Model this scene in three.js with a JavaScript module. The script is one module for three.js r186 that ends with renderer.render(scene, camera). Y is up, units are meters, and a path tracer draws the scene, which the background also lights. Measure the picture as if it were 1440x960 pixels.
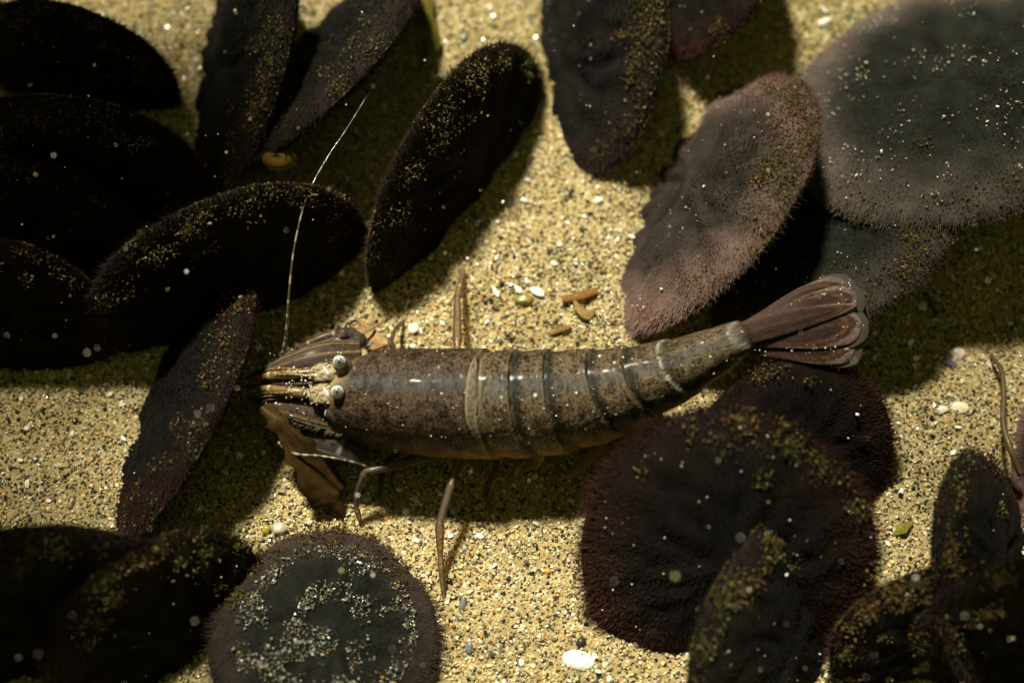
import * as THREE from 'three';
import { ImprovedNoise } from 'three/addons/math/ImprovedNoise.js';
import { mergeGeometries, mergeVertices } from 'three/addons/utils/BufferGeometryUtils.js';

// ------------------------------------------------------------------ camera, sky, sun, exposure
const scene = new THREE.Scene();
const MM = 0.001, PX = 0.14 * MM;                 // one pixel of the 1440 px photograph is about 0.14 mm on the sand
const TILT = THREE.MathUtils.degToRad(20), FOV = 25;
const DIST = 480 * PX / Math.tan(THREE.MathUtils.degToRad(FOV / 2));
const camera = new THREE.PerspectiveCamera(FOV, 1024 / 682, 0.01, 20);
camera.position.set(0, DIST * Math.cos(TILT), DIST * Math.sin(TILT));
camera.lookAt(0, 0, 0);
camera.focus = DIST - 16 * MM; camera.userData.fStop = 6.5;
camera.updateMatrixWorld(true);

// light that comes down through green coastal water: a dim, greenish, smooth sky
{
  const w = 64, h = 32, d = new Float32Array(w * h * 4);
  for (let j = 0; j < h; j++) for (let i = 0; i < w; i++) {
    const el = (j + 0.5) / h - 0.5, k = 0.35 + 0.65 * THREE.MathUtils.smoothstep(el, -0.1, 0.45), o = (j * w + i) * 4;
    d[o] = 0.068 * k; d[o + 1] = 0.072 * k; d[o + 2] = 0.02 * k; d[o + 3] = 1;
  }
  const sky = new THREE.DataTexture(d, w, h, THREE.RGBAFormat, THREE.FloatType);
  sky.mapping = THREE.EquirectangularReflectionMapping; sky.magFilter = THREE.LinearFilter; sky.needsUpdate = true;
  scene.background = sky; scene.environment = sky;
}
const SUN = new THREE.Vector3(-0.25, 1.0, -0.6).normalize();
const sun = new THREE.DirectionalLight(new THREE.Color(1.0, 0.925, 0.69), 4.7);
sun.position.copy(SUN).multiplyScalar(1); sun.castShadow = true; sun.shadow.radius = 11;
sun.shadow.camera.left = sun.shadow.camera.bottom = -0.2; sun.shadow.camera.right = sun.shadow.camera.top = 0.2;
sun.shadow.camera.near = 0.1; sun.shadow.camera.far = 3; sun.shadow.mapSize.set(4096, 4096);
scene.add(sun); scene.add(sun.target);
const EXPOSURE = 1.56;

// ------------------------------------------------------------------ helpers
function mulberry(a) { return () => { a |= 0; a = a + 0x6D2B79F5 | 0; let t = Math.imul(a ^ a >>> 15, 1 | a); t = t + Math.imul(t ^ t >>> 7, 61 | t) ^ t; return ((t ^ t >>> 14) >>> 0) / 4294967296; }; }
let rnd = mulberry(7);
const R = (a = 0, b = 1) => a + (b - a) * rnd();
const G = () => { let s = 0; for (let i = 0; i < 6; i++) s += rnd(); return (s - 3) / 0.707; };
const N = new ImprovedNoise();
const n3 = (x, y, z) => N.noise(x, y, z);
const fbm = (x, y, z, o = 4) => { let s = 0, a = 0.5; for (let i = 0; i < o; i++) { s += a * N.noise(x, y, z + i * 7.3); x *= 2.03; y *= 2.03; z *= 2.03; a *= 0.5; } return s; };
const clamp = THREE.MathUtils.clamp, smooth = THREE.MathUtils.smoothstep, lerp = THREE.MathUtils.lerp;
const V = (x, y, z) => new THREE.Vector3(x, y, z);
const rad = THREE.MathUtils.degToRad;
const used = {};
function numbered(n) { if (!(n in used)) { used[n] = 0; return n; } used[n]++; return n + '_' + String(used[n]).padStart(3, '0'); }
function tag(o, label, category, group, kind) { if (label) o.userData.label = label; if (category) o.userData.category = category; if (group) o.userData.group = group; if (kind) o.userData.kind = kind; return o; }
function shade(o) { o.castShadow = true; o.receiveShadow = true; return o; }
function part(name, geo, mat, parent) { const m = shade(new THREE.Mesh(geo, mat)); m.name = name; parent.add(m); return m; }
function base(name, p = V(0, 0, 0)) { const g = new THREE.Group(); g.name = numbered(name); g.position.copy(p); scene.add(g); return g; }
function solo(name, geo, mat, label, category, group) { const m = shade(new THREE.Mesh(geo, mat)); m.name = numbered(name); scene.add(m); tag(m, label, category, group); return m; }
// where the line of sight through a point of the photograph meets the level y (mm)
const camR = V(1, 0, 0), camU = V(0, Math.sin(TILT), -Math.cos(TILT)), camF = V(0, -Math.cos(TILT), -Math.sin(TILT));
const TH = Math.tan(rad(FOV / 2));
function W(px, py, h = 0) {
  const d = camF.clone().addScaledVector(camR, (px - 720) / 480 * TH).addScaledVector(camU, (480 - py) / 480 * TH);
  return camera.position.clone().addScaledVector(d, (h * MM - camera.position.y) / d.y);
}
const lin = (r, g, b) => new THREE.Color().setRGB(r, g, b);
const toS = (c) => { c = clamp(c, 0, 1); return 255 * (c <= 0.0031308 ? 12.92 * c : 1.055 * Math.pow(c, 1 / 2.4) - 0.055); };
function pixelTexture(w, h, f) {
  const d = new Uint8Array(w * h * 4);
  for (let j = 0; j < h; j++) for (let i = 0; i < w; i++) { const c = f((i + 0.5) / w, (j + 0.5) / h), o = (j * w + i) * 4; d[o] = toS(c[0]); d[o + 1] = toS(c[1]); d[o + 2] = toS(c[2]); d[o + 3] = 255; }
  const t = new THREE.DataTexture(d, w, h, THREE.RGBAFormat); t.colorSpace = THREE.SRGBColorSpace; t.magFilter = THREE.LinearFilter; t.wrapS = t.wrapT = THREE.RepeatWrapping; t.needsUpdate = true; return t;
}
const std = (o) => new THREE.MeshStandardMaterial(o);
const phys = (o) => new THREE.MeshPhysicalMaterial(o);
function geoFrom(pos, idx, col, uv) {
  const g = new THREE.BufferGeometry();
  g.setAttribute('position', new THREE.Float32BufferAttribute(pos, 3));
  if (col) g.setAttribute('color', new THREE.Float32BufferAttribute(col, 3));
  if (uv) g.setAttribute('uv', new THREE.Float32BufferAttribute(uv, 2));
  g.setIndex(idx); g.computeVertexNormals(); return g;
}
const moved = (g, p) => g.translate(-p.x, -p.y, -p.z);
// a smooth tapered tube through points with a radius (m) and colour function at each
function tube(pts, radii, seg = 40, sides = 8, colour = null, straight = false) {
  const cv = straight ? null : new THREE.CatmullRomCurve3(pts, false, 'centripetal');
  const pos = [], idx = [], col = [], P = [], T = [];
  for (let i = 0; i <= seg; i++) {
    const t = i / seg;
    if (straight) { const f = t * (pts.length - 1), k = Math.min(pts.length - 2, Math.floor(f)); P.push(pts[k].clone().lerp(pts[k + 1], f - k)); }
    else P.push(cv.getPoint(t));
  }
  for (let i = 0; i <= seg; i++) T.push(P[Math.min(seg, i + 1)].clone().sub(P[Math.max(0, i - 1)]).normalize());
  for (let i = 0; i <= seg; i++) {
    const t = i / seg, f = t * (radii.length - 1), k = Math.min(radii.length - 2, Math.floor(f)), r = lerp(radii[k], radii[k + 1], f - k);
    const a = Math.abs(T[i].y) > 0.9 ? V(1, 0, 0) : V(0, 1, 0), s = a.clone().cross(T[i]).normalize(), u = T[i].clone().cross(s);
    for (let j = 0; j < sides; j++) {
      const q = j / sides * 2 * Math.PI, v = P[i].clone().addScaledVector(s, r * Math.cos(q)).addScaledVector(u, r * Math.sin(q));
      pos.push(v.x, v.y, v.z); const c = colour ? colour(t, q) : [1, 1, 1]; col.push(...c);
    }
  }
  for (let i = 0; i < seg; i++) for (let j = 0; j < sides; j++) { const a = i * sides + j, b = i * sides + (j + 1) % sides; idx.push(a, b, a + sides, b, b + sides, a + sides); }
  for (const [row, flip] of [[0, 1], [seg, 0]]) { const c = pos.length / 3; pos.push(P[row].x, P[row].y, P[row].z); col.push(...col.slice(row * sides * 3, row * sides * 3 + 3)); for (let j = 0; j < sides; j++) { const a = row * sides + j, b = row * sides + (j + 1) % sides; flip ? idx.push(c, b, a) : idx.push(c, a, b); } }
  return geoFrom(pos, idx, col);
}
// a thin lens-shaped leaf: along a path of points, half width w(t), thickness th, across direction from 'up'
function leaf(pts, w, th, up, colour, rows = 36, cols = 12, curl = 0, wave = 0) {
  const cv = new THREE.CatmullRomCurve3(pts, false, 'centripetal'), pos = [], idx = [], col = [];
  for (const side of [1, -1]) for (let i = 0; i <= rows; i++) {
    const t = i / rows, P = cv.getPoint(t), T = cv.getTangent(t), s = T.clone().cross(up).normalize(), n = s.clone().cross(T).normalize(), hw = w(t);
    for (let j = 0; j <= cols; j++) {
      const x = j / cols * 2 - 1;
      const lift = side * th * Math.sqrt(Math.max(0.02, 1 - Math.pow(Math.abs(x), 3))) * 0.5 + curl * hw * (1 - x * x) + wave * Math.sin(t * 9 + x * 2.2);
      const v = P.clone().addScaledVector(s, x * hw).addScaledVector(n, lift); pos.push(v.x, v.y, v.z); col.push(...colour(t, x, side));
    }
  }
  const q = (rows + 1) * (cols + 1), at = (i, j) => i * (cols + 1) + j;
  for (let i = 0; i < rows; i++) for (let j = 0; j < cols; j++) {
    const a = at(i, j), b = at(i, j + 1), c = at(i + 1, j), d = at(i + 1, j + 1);
    idx.push(a, c, b, b, c, d, a + q, b + q, c + q, b + q, d + q, c + q);
  }
  for (let i = 0; i < rows; i++) for (const j of [0, cols]) { const a = at(i, j), c = at(i + 1, j); j ? idx.push(a, c, a + q, c, c + q, a + q) : idx.push(a, a + q, c, c, a + q, c + q); }
  for (let j = 0; j < cols; j++) for (const i of [0, rows]) { const a = at(i, j), b = at(i, j + 1); i ? idx.push(a, a + q, b, b, a + q, b + q) : idx.push(a, b, a + q, b, b + q, a + q); }
  return geoFrom(pos, idx, col);
}
function rock(seed, detail = 0, rough = 0.35, flat = 1) {
  let g = new THREE.IcosahedronGeometry(1, detail); g.deleteAttribute('uv'); g.deleteAttribute('normal'); g = mergeVertices(g, 1e-4);
  const p = g.attributes.position, q = mulberry(seed);
  for (let i = 0; i < p.count; i++) { const v = V(p.getX(i), p.getY(i), p.getZ(i)); v.multiplyScalar(detail ? 1 + rough * 1.6 * n3(v.x * 1.3 + seed, v.y * 1.3, v.z * 1.3) : 1 + rough * (q() * 2 - 1)); v.y *= flat; p.setXYZ(i, v.x, v.y, v.z); }
  if (!detail) { g = g.toNonIndexed(); }
  g.computeVertexNormals(); return g;
}
function scatter(name, geo, mat, list, parent, kind = 'stuff') {       // list of [position, quaternion, scale vector, colour]
  const m = new THREE.InstancedMesh(geo, mat, list.length), M = new THREE.Matrix4(); m.name = name;
  list.forEach(([p, q, s, c], i) => { m.setMatrixAt(i, M.compose(p, q, s)); if (c) m.setColorAt(i, c); });
  shade(m); m.userData.kind = kind; parent.add(m); return m;
}
const spinQ = () => new THREE.Quaternion(R(-1, 1), R(-1, 1), R(-1, 1), R(-1, 1)).normalize();
const UP = V(0, 1, 0);

// ------------------------------------------------------------------ sand
// low drifts of sand banked against what stands in it, and a few scours
const DRIFT = [[560, 380, 1.6, 9], [650, 330, 1.2, 10], [850, 262, 1.6, 9], [900, 470, 1.8, 9], [850, 740, 1.6, 9], [960, 900, 1.4, 10], [330, 820, 1.6, 9], [590, 880, 1.5, 8], [180, 700, 1.6, 10], [310, 700, 1.5, 9], [1200, 840, 1.5, 8], [1250, 640, 1.5, 9], [1330, 330, 1.8, 12], [560, 690, -2.2, 7], [720, 690, -1.2, 12], [1320, 460, -0.9, 12], [740, 400, 0.9, 14], [700, 860, 0.8, 16], [90, 640, 1.0, 14], [1360, 600, 1.0, 14], [625, 848, -0.7, 3], [600, 40, 1.0, 10]].map(([x, y, h, s]) => { const p = W(x, y, 0); return [p.x, p.z, h * MM, 1 / (2 * (s * MM) ** 2)]; });
const bedH = (x, z) => { let h = (0.9 * n3(x * 42, z * 42, 3) + 0.5 * n3(x * 120 + 0.4 * Math.sin(z * 90), z * 120, 9) + 0.2 * n3(x * 420, z * 420, 1)) * MM * 1.7; for (const [a, b, k, i] of DRIFT) { const d = ((x - a) ** 2 + (z - b) ** 2) * i; if (d < 8) h += k * Math.exp(-d); } return h; };
const sandRoot = base('sand'); sandRoot.userData.kind = 'structure';
{
  const line = (half, fine, nf, nc) => { const a = []; for (let i = nc; i > 0; i--) a.push(-fine - (half - fine) * Math.pow(i / nc, 2.5)); for (let i = 0; i <= nf; i++) a.push(-fine + 2 * fine * i / nf); for (let i = 1; i <= nc; i++) a.push(fine + (half - fine) * Math.pow(i / nc, 2.5)); return a; };
  const xs = line(6, 0.16, 320, 24), zs = line(6, 0.13, 260, 24), pos = [], uv = [], idx = [];
  for (const z of zs) for (const x of xs) { pos.push(x, bedH(x, z), z); uv.push(x / 0.06, z / 0.06); }
  const w = xs.length;
  for (let j = 0; j < zs.length - 1; j++) for (let i = 0; i < w - 1; i++) { const a = j * w + i; idx.push(a, a + w, a + 1, a + 1, a + w, a + w + 1); }
  const q = mulberry(5), cells = 110, cc = [];
  for (let i = 0; i < cells * cells; i++) { const k = q(), b = 0.75 + 0.5 * q(); cc.push([q(), q(), k < 0.1 ? [0.03, 0.028, 0.022] : k < 0.16 ? [0.62, 0.57, 0.44] : k < 0.22 ? [0.4, 0.22, 0.06] : [0.4 * b, 0.32 * b, 0.16 * b]]); }
  const sandMap = pixelTexture(1024, 1024, (u, v) => {
    const x = u * cells, y = v * cells, ix = Math.floor(x), iy = Math.floor(y); let best = 9, c = null, second = 9;
    for (let b = -1; b <= 1; b++) for (let a = -1; a <= 1; a++) { const k = cc[((iy + b + cells) % cells) * cells + (ix + a + cells) % cells], d = (ix + a + k[0] - x) ** 2 + (iy + b + k[1] - y) ** 2; if (d < best) { second = best; best = d; c = k[2]; } else if (d < second) second = d; }
    const e = smooth(Math.sqrt(second) - Math.sqrt(best), 0, 0.2) * 0.45 + 0.55; return [c[0] * e, c[1] * e, c[2] * e];
  });
  part('sand_bed', geoFrom(pos, idx, null, uv), std({ map: sandMap, roughness: 0.9 }), sandRoot);

  // loose grains: quartz, feldspar, shell grit, dark heavy minerals
  const lists = [[], [], [], []];
  const hx = 0.135, hz = 0.104;
  for (let i = 0; i < 215000; i++) {
    const x = R(-hx, hx), z = R(-hz - 0.012, hz - 0.004), k = rnd(), patch = n3(x * 90, z * 90, 20);
    let c, s = (0.15 + 0.27 * Math.pow(rnd(), 1.8)) * (rnd() < 0.07 ? 1.5 : 1), b = R(0.36, 1.5) * (1 + 0.35 * n3(x * 30, z * 30, 33)), which = i % 3;
    if (k < 0.115 + 0.12 * patch) { c = lin(0.012, 0.011, 0.01); s *= 0.95; }
    else if (k < 0.165) c = lin(0.13, 0.12, 0.085);
    else if (k < 0.215) c = lin(0.85, 0.8, 0.62);
    else if (k < 0.23) c = lin(0.5, 0.25, 0.06);
    else if (k < 0.36) c = lin(0.34 * b, 0.3 * b, 0.17 * b);
    else if (k < 0.6) c = lin(0.62 * b, 0.51 * b, 0.28 * b);
    else c = lin(0.52 * b, 0.41 * b, 0.2 * b);
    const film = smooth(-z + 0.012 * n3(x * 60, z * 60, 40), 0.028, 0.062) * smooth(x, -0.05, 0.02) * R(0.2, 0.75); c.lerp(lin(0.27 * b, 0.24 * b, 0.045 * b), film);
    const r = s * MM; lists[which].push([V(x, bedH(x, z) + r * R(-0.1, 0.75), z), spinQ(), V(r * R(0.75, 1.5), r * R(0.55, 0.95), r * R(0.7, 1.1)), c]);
  }
  for (let i = 0; i < 1500; i++) { const x = R(-hx, hx), z = R(-hz - 0.012, hz - 0.004), r = R(0.3, 0.62) * MM, w = rnd(); lists[3].push([V(x, bedH(x, z) + r * 0.6, z), new THREE.Quaternion().setFromEuler(new THREE.Euler(R(-0.6, 0.6), R(0, 6.3), R(-0.6, 0.6))), V(r * R(1, 1.7), r * 0.28, r * R(0.6, 1)), w < 0.8 ? lin(0.86, 0.83, 0.74) : w < 0.9 ? lin(0.55, 0.3, 0.1) : lin(0.05, 0.05, 0.06)]); }
  const gm = phys({ roughness: 0.35, clearcoat: 0.6, clearcoatRoughness: 0.12 });
  ['sand_grains', 'sand_grains', 'sand_grains'].forEach((n, i) => scatter(n, rock(11 + i, 0, 0.32), gm, lists[i], sandRoot));
  scatter('shell_grit', rock(31, 0, 0.28), phys({ roughness: 0.3, clearcoat: 0.5, clearcoatRoughness: 0.12 }), lists[3], sandRoot);
}

// ------------------------------------------------------------------ sand dollars
const spineGeo = new THREE.ConeGeometry(1, 1, 4, 1, true).translate(0, 0.5, 0);
const spineMat = phys({ roughness: 0.7, specularIntensity: 0.35 }), testMat = phys({ vertexColors: true, roughness: 0.8, specularIntensity: 0.2 });
const fleckGeos = [rock(41, 0, 0.45, 0.5), rock(42, 0, 0.5, 0.4)];
const fleckMat = phys({ roughness: 0.6, transmission: 0.15, thickness: 0 });
const stuckMat = phys({ roughness: 0.3, clearcoat: 0.6, clearcoatRoughness: 0.1 });
const stuckGeo = rock(51, 0, 0.35);
const topY = (q) => 0.2 * Math.pow(Math.max(0, 1 - Math.pow(q, 2.4)), 0.6), botY = (q) => -0.075 * Math.sqrt(Math.max(0, 1 - Math.pow(q, 5)));
const TINT = {                                      // [centre, rim, spines]; pale lilac and grey rims paint in the sunlit edge
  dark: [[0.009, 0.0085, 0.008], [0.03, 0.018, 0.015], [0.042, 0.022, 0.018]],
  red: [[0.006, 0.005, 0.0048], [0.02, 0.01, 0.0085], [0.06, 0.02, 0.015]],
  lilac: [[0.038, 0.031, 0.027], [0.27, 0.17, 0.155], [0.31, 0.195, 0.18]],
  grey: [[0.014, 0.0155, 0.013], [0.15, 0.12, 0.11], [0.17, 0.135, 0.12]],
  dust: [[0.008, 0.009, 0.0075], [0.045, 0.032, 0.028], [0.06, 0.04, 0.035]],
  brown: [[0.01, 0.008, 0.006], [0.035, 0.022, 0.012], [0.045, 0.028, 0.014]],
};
let dollarSeed = 100;
function sandDollar(label, { at, h, R: Rm, tilt, az, tint = 'dark', algae = 0.6, algaeAt = [0, 1.1], grit = 60, gritWide = 0, fur = 1, groove = 0.5 }) {
  rnd = mulberry(dollarSeed++); const sd = dollarSeed * 3.7;
  const c = W(at[0], at[1], h), rM = Rm * MM, t = rad(tilt), a = rad(az);
  const n = V(Math.sin(t) * Math.cos(a), Math.cos(t), Math.sin(t) * Math.sin(a)), u = tilt < 2 ? V(1, 0, 0) : UP.clone().addScaledVector(n, -n.y).normalize(), w = u.clone().cross(n);
  const root = base('sand_dollar', c); root.quaternion.setFromRotationMatrix(new THREE.Matrix4().makeBasis(u, n, w));
  tag(root, label, 'sand dollar', 'sand dollars crowded on the sand');
  const [cc, cr, cs] = TINT[tint];
  const outline = (th) => rM * (1 + 0.025 * Math.cos(2 * th + sd) + 0.02 * Math.cos(3 * th + sd * 2) + 0.012 * n3(Math.cos(th) * 3 + sd, Math.sin(th) * 3, 1));
  const petal = (q, th) => { let s = 0; for (let k = 0; k < 5; k++) { let d = Math.abs(((th - sd - k * 1.2566) % 6.2832 + 9.4248) % 6.2832 - 3.1416); const w0 = 0.16 * Math.sin(Math.PI * clamp((q - 0.08) / 0.62, 0, 1)) / Math.max(q, 0.1); s += Math.exp(-Math.pow((d * 1 - w0 * 1.4) / 0.11 * Math.max(q, 0.15) * 1.6, 2)) * smooth(q, 0.05, 0.2) * (1 - smooth(q, 0.6, 0.8)); } return s; };
  const surf = (q, th, side) => { const ro = outline(th); let y = (side > 0 ? topY(q) : botY(q)) * rM; if (side > 0) y -= groove * 0.035 * rM * petal(q, th); if (side > 0) y -= 0.026 * rM * Math.min(1, groove) * Math.sin(th * 15 + 4 * n3(q * 3 + sd, th * 0.6, 2)) * smooth(q, 0.2, 0.4) * (1 - smooth(q, 0.8, 0.97)); y += 0.012 * rM * n3(q * 6 * Math.cos(th) + sd, q * 6 * Math.sin(th), side) * (1 - q * q); return V(ro * q * Math.cos(th), y, ro * q * Math.sin(th)); };
  const nt = 28, ns = 88, pos = [], col = [], idx = [];
  const ring = (q, side) => { for (let j = 0; j < ns; j++) { const th = j / ns * 2 * Math.PI, v = surf(q, th, side), m = smooth(q + 0.12 * n3(v.x / rM * 3 + sd, v.z / rM * 3, 5), 0.55, 1.0) * (0.3 + 0.35 * (1 - Math.cos(th))), f = 0.85 + 0.5 * n3(v.x / rM * 9, v.z / rM * 9, sd) - 0.25 * groove * (side > 0 ? petal(q, th) : 0); pos.push(v.x, v.y, v.z); for (let k = 0; k < 3; k++) col.push(Math.max(0.004, lerp(cc[k], cr[k], m) * f)); } };  // rim colour grows paler toward the lower edge, painting sunlight there
  for (let i = 1; i <= nt; i++) ring(Math.sin(i / nt * Math.PI / 2), 1);
  for (let i = nt - 1; i >= 1; i--) ring(Math.sin(i / nt * Math.PI / 2), -1);
  const rows = 2 * nt - 1;
  for (let i = 0; i < rows - 1; i++) for (let j = 0; j < ns; j++) { const p = i * ns + j, r = i * ns + (j + 1) % ns; idx.push(p, r, p + ns, r, r + ns, p + ns); }
  for (const [row, side] of [[0, 1], [rows - 1, -1]]) { const k = pos.length / 3, v = surf(0, 0, side); pos.push(0, v.y, 0); col.push(...cc); for (let j = 0; j < ns; j++) { const p = row * ns + j, r = row * ns + (j + 1) % ns; side > 0 ? idx.push(k, r, p) : idx.push(k, p, r); } }
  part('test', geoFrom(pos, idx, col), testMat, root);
  const nrm = (q, th, side) => { const e = 0.01, p = surf(q, th, side), dq = surf(Math.max(0.01, q - e), th, side).sub(p), dt = surf(q, th + e, side).sub(p); const v = dq.cross(dt).normalize(); if (v.y * side < 0 && q < 0.97) v.negate(); return v; };
  // short velvet of spines, longer round the rim
  const list = [];
  const spine = (q, th, side, len, r, out) => {
    const p = surf(q, th, side), nn = nrm(q, th, side), rd = V(Math.cos(th), 0, Math.sin(th));
    const d = nn.multiplyScalar(1 - out).addScaledVector(rd, out).add(V(G() * 0.16, G() * 0.16, G() * 0.16)).normalize(), b = R(0.55, 1.45), m = smooth(q, 0.5, 0.95) * (0.3 + 0.35 * (1 - Math.cos(th))), wv = Math.max(0, n3(p.x / rM * 4, p.z / rM * 4, sd + 3)) * 0.5;  // spines take the same angular fade, painted sunlight on the lower rim
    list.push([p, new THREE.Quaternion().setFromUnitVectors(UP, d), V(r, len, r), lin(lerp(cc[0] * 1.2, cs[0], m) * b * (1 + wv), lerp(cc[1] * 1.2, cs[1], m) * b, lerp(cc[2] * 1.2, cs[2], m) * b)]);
  };
  const k = Math.pow(Rm / 27, 2), nTop = 13000 * k;
  for (let i = 0; i < nTop; i++) spine(Math.sqrt(R(0.0004, 0.995)), R(0, 6.2832), 1, R(0.45, 0.9) * MM, R(0.05, 0.085) * MM, 0.74);
  for (let i = 0; i < 2600 * k; i++) spine(Math.sqrt(R(0.4, 0.995)), R(0, 6.2832), -1, R(0.6, 1.1) * MM, R(0.07, 0.12) * MM, 0.6);
  for (let i = 0; i < 2600 * Rm / 27 * fur; i++) { const s = rnd() < 0.6 ? 1 : -1; spine(1 - Math.pow(rnd(), 2) * 0.07, R(0, 6.2832), s, R(1.0, 2.6) * MM * Math.min(1.3, fur), R(0.045, 0.08) * MM, 0.75); }
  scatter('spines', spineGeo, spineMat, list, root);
  // rust and olive tufts of algae and detritus that collect along the upper rim
  if (algae > 0) {
    const fl = [[], []], clumps = Math.round(30 * algae);
    for (let i = 0; i < clumps; i++) {
      const th0 = algaeAt[0] + G() * algaeAt[1] * 0.5, q0 = clamp(1 - Math.abs(G()) * 0.14, 0.3, 1), big = 0.4 + 1.6 * rnd() * rnd(), amber = rnd();
      for (let j = 0; j < 60 * big; j++) {
        const q = clamp(q0 + G() * 0.035, 0.1, 1), th = th0 + G() * 0.055, p = surf(q, th, rnd() < 0.75 ? 1 : -1).addScaledVector(nrm(q, th, 1), R(0.1, 1.2) * MM), s = (0.09 + 0.22 * rnd() * rnd()) * MM, b = R(0.5, 1.4);
        fl[j & 1].push([p, spinQ(), V(s * R(0.8, 1.7), s * 0.7, s), amber < 0.6 ? lin(0.11 * b, 0.066 * b, 0.006 * b) : lin(0.07 * b, 0.068 * b, 0.008 * b)]);
      }
    }
    fl.forEach((l, i) => scatter('algae_flecks', fleckGeos[i], fleckMat, l, root));
  }
  if (grit > 0) {
    const gl = [];
    for (let i = 0; i < grit; i++) {
      let q, th, tries = 0; do { q = Math.sqrt(R(0, gritWide ? 0.62 : 0.9)); th = R(0, 6.2832); } while (tries++ < 12 && n3(q * Math.cos(th) * 3.2 + sd, q * Math.sin(th) * 3.2, 4) + 0.5 * n3(q * Math.cos(th) * 9 + sd, q * Math.sin(th) * 9, 4) < (gritWide ? -0.12 + 0.4 * rnd() : -0.02 + 0.2 * rnd()));
      const r = (rnd() < 0.05 ? R(0.22, 0.36) : gritWide ? R(0.06, 0.15) : R(0.07, 0.2)) * MM, w0 = rnd(), p = surf(q, th, 1).addScaledVector(nrm(q, th, 1), 0.55 * MM + r * 0.3);
      gl.push([p, spinQ(), V(r * R(0.9, 1.7), r * R(0.5, 0.9), r), w0 < (gritWide ? 0.07 : 0.5) ? lin(0.85, 0.84, 0.78) : gritWide && w0 < 0.5 ? lin(0.22, 0.23, 0.21) : w0 < 0.8 ? lin(0.4, 0.38, 0.3) : w0 < 0.9 ? lin(0.4, 0.22, 0.05) : lin(0.02, 0.02, 0.02)]);
    }
    scatter('stuck_grains', stuckGeo, stuckMat, gl, root);
  }
  return root;
}
const dollars = {};
const D = (key, label, o) => { dollars[key] = sandDollar(label, o); };
D('M', 'lilac-edged sand dollar leaning left just above the shrimp tail, grooved face lit', { at: [995, 285], h: 8, R: 29, tilt: 56, az: 205, tint: 'lilac', algae: 3.0, algaeAt: [-0.3, 1.5], grit: 90, groove: 0.8 });
D('N', 'dark greenish sand dollar in shade behind the tail fan, right of the grooved one', { at: [1150, 325], h: 5, R: 28, tilt: 38, az: 215, tint: 'grey', algae: 2.0, algaeAt: [0, 1.4], grit: 110 });
D('O', 'largest grey sand dollar filling the upper right corner, dusted with white grains', { at: [1345, 140], h: 13, R: 35, tilt: 28, az: 232, tint: 'grey', algae: 1.6, algaeAt: [0.2, 1.5], grit: 650, gritWide: 0 });
D('L', 'dark sand dollar at top centre with rust algae along its right side', { at: [812, 92], h: 0, R: 27, tilt: 50, az: 174, tint: 'dark', algae: 2.6, algaeAt: [0, 1.3], grit: 50 });
D('L2', 'reddish sand dollar cut by the top edge, right of the top centre one', { at: [1005, -25], h: 8, R: 19, tilt: 50, az: 200, tint: 'red', algae: 0.3, grit: 20 });
D('K', 'smooth brown sand dollar leaning diagonally above the middle of the shrimp', { at: [645, 248], h: 2, R: 29, tilt: 80, az: 34, tint: 'brown', algae: 1.3, algaeAt: [0.1, 1.7], grit: 40, fur: 0.8 });
D('D', 'dark brown sand dollar leaning beside the olive weed strip at the top', { at: [440, 105], h: 2, R: 30, tilt: 52, az: 217, tint: 'dark', algae: 0.6, algaeAt: [0, 1.5], grit: 22 });
D('C', 'upright dark sand dollar with a mossy left edge, third from the left at top', { at: [335, 95], h: 4, R: 27, tilt: 56, az: 182, tint: 'dark', algae: 1.2, algaeAt: [0.2, 1.4], grit: 30 });
D('A', 'black sand dollar in the top left corner below a bright patch of sand', { at: [110, 105], h: 5, R: 21, tilt: 78, az: 98, tint: 'dark', algae: 0.9, algaeAt: [0, 1.4], grit: 18 });
D('B', 'black sand dollar at the left edge with pale bristles along its upper rim', { at: [105, 255], h: 6, R: 27.5, tilt: 80, az: 93, tint: 'dark', algae: 1.6, algaeAt: [0, 1.5], grit: 26 });
D('E', 'long black sand dollar crossed by the shrimp antenna, algae along its ridge', { at: [330, 395], h: 5, R: 28, tilt: 80, az: 66, tint: 'dark', algae: 1.2, algaeAt: [0, 1.6], grit: 30 });
D('F', 'small reddish-edged sand dollar halfway up the left edge', { at: [15, 445], h: 10, R: 20, tilt: 68, az: 92, tint: 'red', algae: 0.7, algaeAt: [0, 1.2], grit: 20 });
D('W', 'black sand dollar at the left edge just above the small reddish-edged one', { at: [40, 350], h: 6, R: 22, tilt: 62, az: 85, tint: 'dark', algae: 0.6, algaeAt: [0, 1.5], grit: 18 });
D('G', 'narrow reddish sand dollar standing on edge left of the shrimp head', { at: [245, 575], h: -1, R: 28, tilt: 56, az: 198, tint: 'red', algae: 0.9, algaeAt: [0.1, 1.6], grit: 30 });
D('H', 'broad black sand dollar in the lower left corner with a mossy top rim', { at: [70, 870], h: 8, R: 26, tilt: 64, az: 82, tint: 'dark', algae: 0.9, algaeAt: [0, 1.6], grit: 16 });
D('I', 'black sand dollar with amber algae ridge left of the grain-covered one', { at: [225, 880], h: 6, R: 21, tilt: 64, az: 50, tint: 'brown', algae: 1.1, algaeAt: [0, 1.6], grit: 26 });
D('J', 'round flat-lying sand dollar at the bottom covered in white grains', { at: [457, 893], h: 5, R: 20.5, tilt: 15, az: 300, tint: 'dust', algae: 1.2, algaeAt: [2.4, 1.2], grit: 2300, gritWide: 1 });
D('P2', 'blurred brown sand dollar below the tail fan beside the right-hand sand', { at: [1112, 640], h: 9, R: 19.5, tilt: 42, az: 75, tint: 'red', algae: 0.2, grit: 20, groove: 0.3 });
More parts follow.
